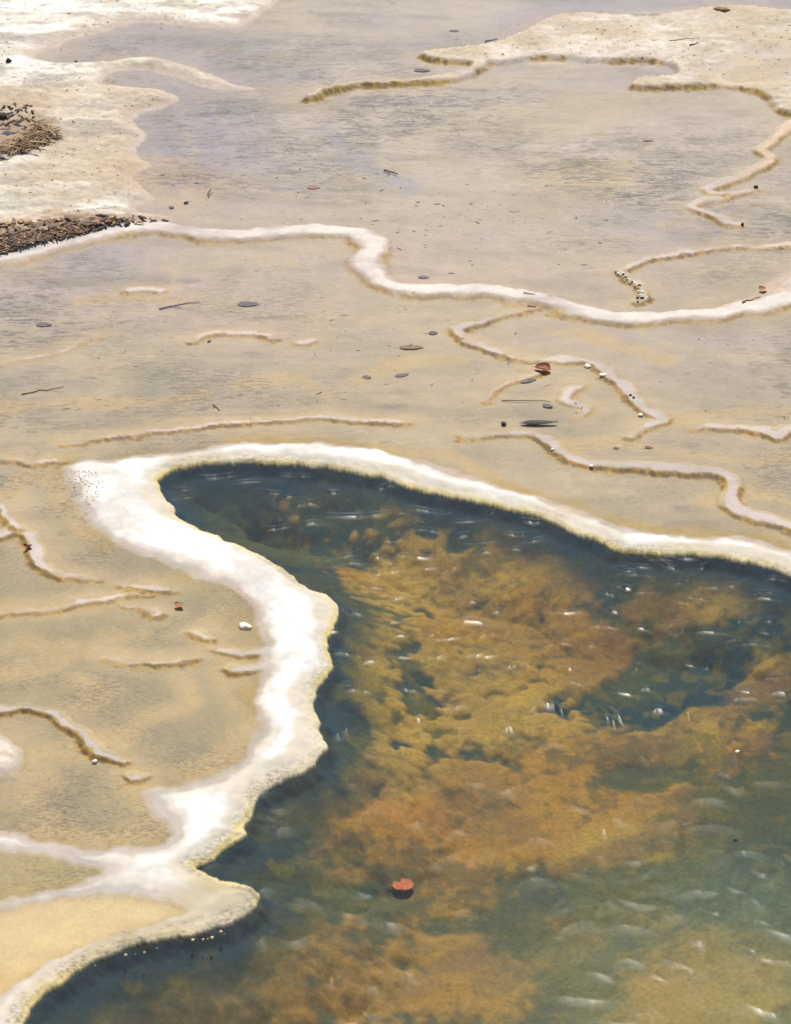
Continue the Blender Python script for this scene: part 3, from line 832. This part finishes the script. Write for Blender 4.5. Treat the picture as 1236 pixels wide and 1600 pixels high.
q = sub(1, (d_pool > -0.03))
ids, inv = np.unique(q, return_inverse=True)
pos = P[ids].copy()
wxp, wyp = pos[:, 0], pos[:, 1]
wz = np.zeros(len(pos), np.float32)
RIP = [(395, 754, 70), (425, 768, 40), (285, 778, 40), (340, 742, 60), (460, 742, 50), (560, 802, 95), (480, 790, 34), (520, 766, 24), (435, 822, 40), (490, 820, 30), (605, 760, 30), (650, 868, 60), (505, 876, 34), (545, 866, 30),
       (605, 893, 60), (670, 885, 45), (590, 866, 22), (610, 842, 26), (700, 798, 30), (770, 799, 30), (735, 811, 65), (805, 832, 40), (750, 845, 55), (840, 842, 40), (830, 812, 30), (705, 890, 30), (550, 954, 40), (640, 1021, 38), (635, 1074, 34), (740, 973, 60),
       (700, 995, 50), (765, 1021, 40), (710, 1012, 45), (995, 883, 50), (1000, 899, 45), (1048, 885, 25), (1098, 883, 20), (1140, 911, 75), (950, 924, 22), (1005, 927, 36), (1070, 938, 28), (890, 953, 60), (960, 951, 26), (935, 970, 45), (1005, 984, 20), (1065, 984, 26),
       (1160, 973, 32), (1205, 966, 28), (1200, 985, 26), (1150, 1002, 32), (1080, 1037, 28), (1110, 1043, 38), (892, 1040, 18), (850, 1108, 50), (1160, 1094, 70), (960, 1112, 22), (1075, 1105, 16), (1148, 1174, 18), (1110, 1256, 50), (1205, 1220, 50), (800, 1222, 36), (700, 1340, 40), (835, 1343, 34),
       (1062, 1292, 40), (1112, 1297, 60), (1150, 1328, 60), (1165, 1341, 55), (1160, 1363, 34), (1215, 1369, 30), (1000, 1337, 34), (915, 1352, 30), (900, 1374, 30), (1030, 1352, 60), (1020, 1392, 44), (1000, 1408, 60), (950, 1420, 28), (905, 1452, 50), (990, 1452, 50), (1045, 1444, 40),
       (1100, 1398, 44), (1120, 1412, 26), (878, 1413, 26), (1093, 1456, 26), (1122, 1451, 28), (1175, 1473, 20), (1215, 1492, 40), (1065, 1504, 40), (1150, 1512, 80), (990, 1506, 28), (940, 1525, 26), (1060, 1526, 44), (1098, 1523, 34), (920, 1557, 60), (1010, 1565, 60), (980, 1585, 50),
       (600, 1434, 36), (540, 1420, 26), (720, 1430, 24), (480, 1412, 26), (560, 1390, 22), (940, 1330, 24), (1225, 1455, 30), (1160, 1390, 26), (860, 1150, 24), (1010, 1080, 28), (930, 1005, 26), (780, 950, 30)]
rnd = random.Random(5)
for _ in range(60):
    RIP.append((rnd.uniform(280, 1236), rnd.uniform(745, 1100), rnd.uniform(20, 50)))
for _ in range(70):
    RIP.append((rnd.uniform(300, 1236), rnd.uniform(750, 1600), rnd.uniform(16, 40)))
for (rx, ry, L) in RIP:
    c = at(rx, ry, PW)
    wl = (at(rx + L, ry, PW)[0] - c[0]) * 0.5
    ww = rnd.uniform(0.017, 0.028) * (1.0 if ry < 1100 else 1.75)
    wl *= 1.25 if ry < 1200 else 1.7
    rot = R(rnd.uniform(8, 40) if ry > 1200 else rnd.uniform(-3, 22))
    dx, dy = wxp - c[0], wyp - c[1]
    m = np.nonzero((np.abs(dx) < wl * 2.5 + .05) & (np.abs(dy) < ww * 4 + wl))[0]
    uu = dx[m] * math.cos(rot) + dy[m] * math.sin(rot) * 0.6
    vv = -dx[m] * math.sin(rot) * 0.6 + dy[m] * math.cos(rot)
    vv = vv + ww * 0.9 * np.sin(uu / wl * 1.7 + rnd.uniform(0, 6))
    el = math.atan2(CAM_H, c[1])
    need = math.atan2(math.cos(el) - math.cos(R(SUN_EL)), math.sin(el) + math.sin(R(SUN_EL)))     # slope that would mirror the sun
    slope = math.tan(need - R(rnd.uniform(3.2, 5.2) if ry < 1150 else rnd.uniform(5.0, 6.8)))
    end = np.exp(-1.2 * np.abs(uu / wl) ** 2.6) * (1 - (0.35 if ry < 1150 else 0.12) * sst(0.2, 0.8, np.sin(uu / wl * 5 + rx)))
    wz[m] = np.maximum(wz[m], slope * (1.40 if ry < 1150 else 1.22) * ww * np.clip(1 - np.abs(vv) / (1.6 * ww), 0, 1) ** 1.35 * end)
pos[:, 2] = PW + wz + 0.0008 * fbm(wxp * .6, wyp, 9, 2, 2)
tag(mesh_from('pool_water', pos, inv.reshape(q.shape), M_pool), kind='structure')

# ------------------------------------------------------------------ leaves, stones, twigs
def simple_mat(name, col, col2, rough=0.6, scale=60):
    N = NT(name)
    tc = N.n('TexCoord').outputs['Object']
    n = N.noise(tc, scale, 4, 0.6)
    c = N.mix(N.ramp(n, 0.35, 0.65), (*col, 1), (*col2, 1))
    b = N.n('Bump', {'Height': n, 'Strength': 0.3, 'Distance': 0.003})
    return N.surf(N.n('BsdfPrincipled', {'Base Color': c, 'Roughness': rough, 'Normal': b}))


ML = {
    'red': simple_mat('red leaf', (0.58, 0.085, 0.012), (0.60, 0.20, 0.03), 0.7),
    'terracotta': simple_mat('terracotta leaf', (0.42, 0.17, 0.10), (0.50, 0.26, 0.16), 0.5),
    'orange': simple_mat('orange leaf', (0.50, 0.20, 0.07), (0.58, 0.32, 0.14), 0.5),
    'tan': simple_mat('tan leaf', (0.34, 0.20, 0.08), (0.42, 0.28, 0.13), 0.6),
    'maroon': simple_mat('maroon leaf', (0.15, 0.035, 0.025), (0.20, 0.06, 0.04), 0.8),
    'purple': simple_mat('purple leaf', (0.25, 0.205, 0.22), (0.31, 0.255, 0.26), 0.9),
    'dark': simple_mat('blackened leaf', (0.025, 0.030, 0.038), (0.045, 0.05, 0.06), 0.35),
    'brown': simple_mat('brown wood', (0.10, 0.06, 0.03), (0.17, 0.10, 0.05), 0.8, 40),
    'goldwood': simple_mat('golden wood', (0.33, 0.19, 0.06), (0.22, 0.12, 0.04), 0.7, 40),
    'black': simple_mat('dark crumb', (0.03, 0.025, 0.02), (0.06, 0.045, 0.03), 0.9, 40),
    'white': simple_mat('white stone', (0.72, 0.69, 0.62), (0.55, 0.50, 0.43), 0.9, 90),
    'straw': simple_mat('straw', (0.45, 0.32, 0.14), (0.30, 0.19, 0.08), 0.8, 30),
}


def leaf_mesh(L, W, curl, point, seed, n=12, w=6):
    r = random.Random(seed)
    bm = bmesh.new()
    rows = []
    for i in range(n + 1):
        t = i / n
        hw = W / 2 * (math.sin(math.pi * t ** (0.8 if point else 1.0)) ** (0.8 if point else 0.55)) + 0.0006
        row = []
        for j in range(w + 1):
            s = j / w * 2 - 1
            x = (t - 0.5) * L
            y = hw * s * (1 + 0.06 * math.sin(9 * t + seed))
            z = abs(s) ** 1.6 * hw * curl + 0.18 * curl * L * (t - 0.5) ** 2 * 2 + 0.02 * W * math.sin(17 * t + 5 * s + seed)
            row.append(bm.verts.new((x, y, z + 0.001)))
        rows.append(row)
    for i in range(n):
        for j in range(w):
            bm.faces.new((rows[i][j], rows[i + 1][j], rows[i + 1][j + 1], rows[i][j + 1]))
    g = bmesh.ops.solidify(bm, geom=bm.faces[:], thickness=0.0012)
    bmesh.ops.recalc_face_normals(bm, faces=bm.faces[:])
    return bm


def put(name, bm, mat, parent=None, smooth=True):
    me = bpy.data.meshes.new(name)
    bm.to_mesh(me)
    bm.free()
    if smooth:
        me.polygons.foreach_set('use_smooth', np.full(len(me.polygons), True))
    me.materials.append(mat)
    return link(bpy.data.objects.new(name, me), parent)


def tube(bm, pts, r0, r1, seg=6):
    pts = [Vector(p) for p in pts]
    rings = []
    for i, p in enumerate(pts):
        t = (pts[min(i + 1, len(pts) - 1)] - pts[max(i - 1, 0)]).normalized()
        s = t.cross(Vector((0, 0, 1)))
        s = s.normalized() if s.length > 1e-4 else Vector((1, 0, 0))
        uu = s.cross(t)
        rad = r0 + (r1 - r0) * i / (len(pts) - 1)
        rings.append([bm.verts.new(p + rad * (math.cos(k / seg * 2 * math.pi) * s + math.sin(k / seg * 2 * math.pi) * uu)) for k in range(seg)])
    for a_, b_ in zip(rings, rings[1:]):
        for k in range(seg):
            bm.faces.new((a_[k], a_[(k + 1) % seg], b_[(k + 1) % seg], b_[k]))
    bm.faces.new(rings[0][::-1])
    bm.faces.new(rings[-1])


def spot(px, py, z=None):
    zz = 0.0
    for _ in range(3):
        x, y = at(px, py, zz)
        g = height(x, y)
        zz = g if z is None else (max(g, z))
    return x, y, zz


seed = [0]


def leaf(px, py, Lpx, ratio, rot, mat, label, curl=0.3, point=True, stalk=True, z=WL, sunk=False, group=None, tilt=0.0):
    seed[0] += 1
    x, y, zz = spot(px, py, None if sunk else z)
    L = at(px + Lpx, py, zz)[0] - x
    o = put('leaf', leaf_mesh(L, L * ratio, curl, point, seed[0]), ML[mat])
    o.location = (x, y, zz + (0.008 if mat == 'red' else 0.002))
    o.rotation_euler = (tilt, 0, R(rot))
    tag(o, label, 'leaf', group)
    if stalk:
        bm = bmesh.new()
        tube(bm, [(-L * .49, 0, 0.001 + .09 * curl * L), (-L * .58, L * .02, .002 + .1 * curl * L), (-L * .72, L * .06, 0.002 + .08 * curl * L)], 0.0016, 0.001)
        put('stalk', bm, ML[mat], o)
    return o


def stone(px, py, wpx, mat, label, flat=0.5, name='stone', cat='stone', group=None, z=None, rot=None):
    seed[0] += 1
    x, y, zz = spot(px, py, z)
    w = at(px + wpx, py, zz)[0] - x
    bm = bmesh.new()
    bmesh.ops.create_icosphere(bm, subdivisions=3, radius=w / 2)
    r = random.Random(seed[0])
    off = [r.uniform(0, 9) for _ in range(3)]
    for v in bm.verts:
        c_ = v.co / (w / 2)
        k_ = 1 + 0.16 * math.sin(2.6 * c_.x + off[0]) * math.cos(3.1 * c_.y + off[1]) + 0.08 * math.sin(6 * c_.z + 5 * c_.x + off[2]) + 0.05 * math.sin(9 * c_.y + off[0])
        v.co = Vector((c_.x * k_, c_.y * k_ * 0.8, c_.z * k_ * flat)) * (w / 2)
    o = put(name, bm, ML[mat])
    o.location = (x, y, zz + w * flat * 0.10)
    o.rotation_euler = (0, 0, r.uniform(0, 6) if rot is None else R(rot))
    return tag(o, label, cat, group)


def twig(p0, p1, rad, mat, label, branch=0, z=None, group=None, cat='twig'):
    seed[0] += 1
    r = random.Random(seed[0])
    a_, b_ = Vector(spot(*p0, z)), Vector(spot(*p1, z))
    o_ = (a_ + b_) / 2
    d = (b_ - a_)
    nrm = Vector((-d.y, d.x, 0))
    pts = []
    for i in range(8):
        t = i / 7
        p = a_ + d * t - o_ + nrm * (0.10 * math.sin(t * 3.1 + r.uniform(-.2, .2)) * r.uniform(-.3, 1)) + Vector((0, 0, rad * 0.8 + 0.15 * rad * math.sin(t * 9)))
        pts.append(p)
    bm = bmesh.new()
    rad *= 0.7
    tube(bm, pts, rad, rad * 0.5)
    ob = put('twig', bm, ML[mat])
    ob.location = o_
    tag(ob, label, cat, group)
    for k in range(branch):
        bm = bmesh.new()
        i = 2 + 2 * k
        sgn = 1 if k % 2 else -1
        tube(bm, [pts[i], pts[i] + d * .15 + nrm * .14 * sgn, pts[i] + d * .25 + nrm * .2 * sgn + Vector((0, 0, .004))], rad * .6, rad * .3)
        put('branch', bm, ML[mat], ob)
    return ob


leaf(630, 1392, 35, 0.85, 8, 'red', 'round bright red leaf lying in the dark pool', 0.12, False, True, sunk=True)
leaf(848, 578, 26, 0.8, -20, 'terracotta', 'curled terracotta leaf lying across the S-shaped ridge', 0.7, False, True)
leaf(280, 947, 15, 0.9, 70, 'orange', 'small curled orange leaf in the left shallows', 0.7, True, True)
leaf(44, 856, 12, 1.1, 80, 'maroon', 'small dark red leaf standing on a pink-grey ridge', 0.8, True, True)
leaf(842, 661, 62, 0.24, 4, 'dark', 'long blackened leaf with blue sheen above the golden-fronted ridge', 0.05, True, False)
leaf(628, 587, 24, 0.45, 25, 'purple', 'pointed purple leaf sunk in the middle shallows', 0.1, True, False, sunk=True)
leaf(573, 590, 12, 1.2, 60, 'purple', 'small round purple leaf left of the pointed one', 0.1, False, False, sunk=True)
leaf(643, 544, 38, 0.35, 3, 'tan', 'narrow tan leaf sunk in the middle shallows', 0.15, True, False, sunk=True)
leaf(677, 521, 16, 0.7, 20, 'purple', 'dark drowned leaf near the bend of the S-shaped ridge', 0.1, True, False, sunk=True)
leaf(856, 635, 13, 1.3, 60, 'purple', 'small dark drowned leaf above the long blackened one', 0.2, True, False, sunk=True)
leaf(826, 596, 30, 0.3, 28, 'purple', 'thin plum leaf sunk left below the terracotta leaf', 0.15, True, False, sunk=True)
leaf(69, 508, 26, 0.6, 0, 'purple', 'flat lilac-grey leaf sunk in the shallows by the picture edge', 0.08, True, False, sunk=True)
leaf(388, 476, 34, 0.55, 0, 'purple', 'flat lilac-grey leaf sunk below the long pale ridge', 0.08, True, False, sunk=True)
leaf(662, 434, 18, 0.6, 0, 'purple', 'dark drowned leaf just above the long pale ridge', 0.1, True, False, sunk=True)
leaf(327, 534, 9, 0.5, 60, 'brown', 'tiny brown leaf against the arched pinkish bump', 0.2, True, False, sunk=True)
leaf(1192, 453, 14, 0.9, 30, 'orange', 'broken orange and white leaf on the pink patch', 0.6, True, False)
leaf(1014, 700, 14, 0.5, 0, 'purple', 'small dark leaf below the end of the S-shaped ridge', 0.1, True, False, sunk=True)
leaf(963, 701, 9, 0.7, 0, 'purple', 'tiny dark leaf left of another below the S-shaped ridge', 0.1, True, False, sunk=True)
leaf(1013, 220, 18, 0.5, 10, 'terracotta', 'rusty drowned leaf in the far basin', 0.2, True, False, sunk=True)
leaf(660, 111, 26, 0.5, 0, 'purple', 'dark drowned leaf behind the hooked spit', 0.15, True, False, sunk=True)
leaf(710, 49, 16, 0.5, 0, 'purple', 'dark leaf in the farthest shallows', 0.15, True, False, sunk=True)
leaf(1128, 16, 0 + 28, 0.5, -10, 'tan', 'brown leaf curled on the far edge of the sand bar', 0.5, True, False)
leaf(490, 294, 22, 0.5, 0, 'orange', 'pale orange leaf sunk in the upper middle shallows', 0.1, True, False, sunk=True)

stone(383, 980, 22, 'white', 'flat white stone by the inner bank of the left shallows', 0.45, z=WL - 0.008)
stone(918, 569, 13, 'white', 'white pebble on the crest of the S-shaped ridge', 0.35)
stone(942, 586, 12, 'white', 'white pebble below the crest of the S-shaped ridge', 0.35, z=WL - .004)
stone(1001, 648, 9, 'white', 'tiny white pebble in the hollow of the S-shaped ridge', 0.35, z=WL - .004)
stone(864, 702, 7, 'white', 'whitish pebble at the step of the golden-fronted ridge', 0.35, z=WL)
stone(924, 728, 8, 'white', 'whitish pebble on the flat run of the golden-fronted ridge', 0.3, z=WL)
stone(148, 1190, 10, 'white', 'tiny white pebble below the scalloped mauve ridge', 0.5, z=WL - .004)
stone(1152, 1174, 8, 'white', 'little white fleck of crust afloat in the pool', 0.3, z=PW - .002)
stone(787, 663, 10, 'black', 'dark crumb left of the long blackened leaf', 0.7, z=WL - .003)
stone(855, 570, 6, 'black', 'black crumb perched behind the terracotta leaf', 0.9)
stone(985, 618, 5, 'black', 'twin black crumb, the farther one, on the S-shaped ridge', 0.9)
stone(990, 622, 5, 'black', 'twin black crumb, the nearer one, on the S-shaped ridge', 0.9)
stone(1181, 293, 7, 'black', 'black crumb above the hook-shaped ridge', 0.9, z=WL)
stone(1160, 351, 6, 'black', 'black crumb at the tip of the hook-shaped ridge', 0.9, z=WL)
stone(291, 318, 8, 'black', 'dark clod at the shore of the cream flat', 0.7)
stone(268, 325, 9, 'brown', 'brown clod left of a dark one at the shore', 0.5)
stone(14, 96, 12, 'black', 'black stone in a crack of the cream flat', 0.8)
stone(2, 183, 20, 'black', 'black clod by the wet hollow in the cream flat', 0.6)
stone(119, 97, 6, 'black', 'black speck at the shore of the far inlet', 0.8)
r_ = random.Random(21)
for k in range(26):
    t = k / 25
    base = [(968, 424), (972, 432), (988, 440), (1000, 447), (1004, 456), (1000, 463), (994, 470)]
    i = min(int(t * 6), 5)
    f_ = t * 6 - i
    px = base[i][0] + (base[i + 1][0] - base[i][0]) * f_ + r_.uniform(-7, 7)
    py = base[i][1] + (base[i + 1][1] - base[i][1]) * f_ + r_.uniform(-3, 3)
    stone(px, py, r_.uniform(3, 6.5), r_.choice(['white', 'straw', 'black']), 'crumb of broken crust at the end of the brown-gold ridge', 0.7, 'crumb', 'crumb', 'crust crumbs ending the brown-gold ridge', WL - .004)

twig((326, 309), (330, 296), 0.006, 'brown', 'short upright-looking brown twig at the shore of the cream flat', 1)
twig((333, 633), (343, 642), 0.005, 'brown', 'short dark twig in the middle of the left shallows', 1)
twig((1160, 474), (1188, 466), 0.008, 'goldwood', 'golden brown stick on the pink patch', 0)
twig((1045, 65), (1093, 60), 0.006, 'goldwood', 'thin golden stick on the sand bar', 0)
twig((1078, 72), (1090, 69), 0.008, 'black', 'black stub of wood on the sand bar', 0)
twig((758, 66), (778, 62), 0.008, 'black', 'black sliver at the inner end of the sand bar', 0)
twig((249, 484), (312, 473), 0.007, 'purple', 'long grey sunken twig left of the lilac leaf', 1, WL - .012)
twig((34, 617), (100, 605), 0.006, 'tan', 'pale brown sunken twig in the left shallows', 0, WL - .012)
twig((784, 627), (860, 629), 0.004, 'brown', 'straight thin twig above the long blackened leaf', 0, WL - .01)
twig((824, 478), (838, 477), 0.006, 'maroon', 'dark red sliver where the S-shaped ridge leaves the long pale one', 0)
twig((818, 458), (836, 461), 0.005, 'goldwood', 'tan sliver on top of the long pale ridge', 0)
twig((600, 268), (622, 274), 0.010, 'brown', 'dark twig in the grey channel of the far basin', 1, WL - .008)

M_glint = NT('glint bead')  # for beads added on the wet lip to catch sun glints
M_glint = M_glint.surf(M_glint.n('BsdfPrincipled', {'Base Color': (0.55, 0.45, 0.2, 1), 'Roughness': 0.12, 'IOR': 1.333, 'Specular IOR Level': 1.0, 'Coat Weight': 1.0, 'Coat Roughness': 0.1}))
for (px, py, r0) in [(148, 1501, 5), (196, 1485, 8), (211, 1482, 7), (217, 1480, 5), (225, 1479, 9), (245, 1473, 6), (284, 1463, 4), (301, 1461, 7), (317, 1459, 7), (324, 1458, 6), (331, 1456, 9), (345, 1448, 7), (350, 1451, 5)]:
    x, y, zz = spot(px, py)
    w = (at(px + r0, py, zz)[0] - x) * 0.55
    bm = bmesh.new()
    bmesh.ops.create_uvsphere(bm, u_segments=24, v_segments=16, radius=w)
    for v in bm.verts:
        v.co.z *= 0.55 + 0.1 * v.co.x / w
    o = put('glint_bead', bm, M_glint)
    o.location = (x, y, max(zz, PW) + 0.2 * w)
    tag(o, 'bead added to catch a sun glint on the yellow lip of the lower tongue', 'glint bead', 'beads added for sun glints on the lip of the tongue')

# loose crumbs nobody could count
def scatter(name, n, poly, size, mats, label, cat, asp=(1, 4), zoff=0.0, sd=1, seat=True):
    r = random.Random(sd)
    bm = bmesh.new()
    pl = np.array(poly, float)
    lo, hi = pl.min(0), pl.max(0)
    k = 0
    tries = 0
    while k < n and tries < n * 40:
        tries += 1
        px, py = r.uniform(lo[0], hi[0]), r.uniform(lo[1], hi[1])
        if not inside(np.array([px]), np.array([py]), pl)[0]:
            continue
        x, y, z = spot(px, py)
        if seat and z < WL - 0.05:
            continue
        k += 1
        s = r.uniform(*size)
        a_ = r.uniform(*asp)
        rot = r.uniform(0, 6.28)
        tl = r.uniform(-.5, .5)
        mt = Matrix.Translation((x, y, z + s * 0.2 + zoff * r.random())) @ Matrix.Rotation(rot, 4, 'Z') @ Matrix.Rotation(tl, 4, 'X') @ Matrix.Diagonal((s * a_, s, s * 0.35, 1))
        res = bmesh.ops.create_icosphere(bm, subdivisions=1, radius=0.5, matrix=mt)
        mi = r.randrange(len(mats))
        vs = res['verts']
        for v in vs:
            v.co += Vector((r.uniform(-.12, .12) * s, r.uniform(-.12, .12) * s, 0))
        for f in {f for v in vs for f in v.link_faces}:
            f.material_index = mi
    me = bpy.data.meshes.new(name)
    bm.to_mesh(me)
    bm.free()
    for m in mats:
        me.materials.append(ML[m])
    o = link(bpy.data.objects.new(name, me))
    return tag(o, label, cat, kind='stuff')


scatter('leaf_litter', 1900, [(-60, 380), (0, 370), (60, 362), (110, 352), (160, 345), (190, 350), (150, 362), (90, 378), (0, 400), (-60, 412)], (0.005, 0.016),
        ['black', 'brown', 'brown', 'maroon', 'brown', 'black', 'tan'], 'dark heap of rotting leaf litter behind the pale ridge', 'leaf litter', (1.3, 5), 0.010, 3)
scatter('leaf_litter', 150, [(-40, 352), (60, 345), (150, 340), (260, 344), (230, 352), (150, 356), (0, 372)], (0.008, 0.03),
        ['brown', 'black', 'brown', 'goldwood'], 'reddish thin scatter of leaf crumbs edging the litter heap', 'leaf litter', (1, 4), 0.01, 4)
scatter('dry_straw', 420, [(-30, 245), (0, 232), (40, 215), (60, 196), (85, 205), (95, 215), (60, 232), (20, 245), (-30, 262)], (0.006, 0.014),
        ['straw', 'goldwood', 'brown', 'black', 'brown'], 'brown dry straw washed against the cream flat', 'dry straw', (4, 14), 0.05, 5)
scatter('debris', 60, [(0, 160), (50, 165), (55, 185), (40, 205), (0, 215)], (0.01, 0.022), ['black', 'brown'], 'dark plant crumbs in the wet hollow', 'debris', (1, 6), 0.0, 6)
scatter('debris', 260, [(800, 30), (1236, 20), (1236, 150), (1060, 105), (800, 90), (700, 90)], (0.004, 0.010), ['black', 'brown', 'goldwood'], 'dark specks strewn over the sand bar', 'debris', (1, 3), 0, 7)
scatter('debris', 420, [(0, 0), (420, 0), (300, 60), (60, 90), (260, 150), (210, 230), (220, 330), (0, 340)], (0.004, 0.009), ['black', 'brown', 'purple', 'tan'], 'dark specks strewn over the cream flat', 'debris', (1, 4), 0, 8)
scatter('debris', 110, [(105, 735), (150, 735), (165, 760), (140, 790), (115, 770)], (0.003, 0.006), ['black', 'brown'], 'fine black grains on the corner of the white bank', 'debris', (1, 2), 0, 9)
scatter('debris', 130, [(220, 260), (480, 240), (640, 280), (1050, 300), (940, 420), (640, 430), (560, 360), (280, 350)], (0.004, 0.010), ['black', 'purple', 'purple', 'brown'], 'dark drowned crumbs in the upper shallows', 'debris', (1, 6), 0, 10)
scatter('debris', 160, [(0, 420), (520, 380), (700, 470), (1236, 520), (1236, 660), (700, 640), (0, 680)], (0.003, 0.007), ['purple', 'purple', 'brown', 'black'], 'dark drowned crumbs in the middle shallows', 'debris', (1, 8), 0, 11)
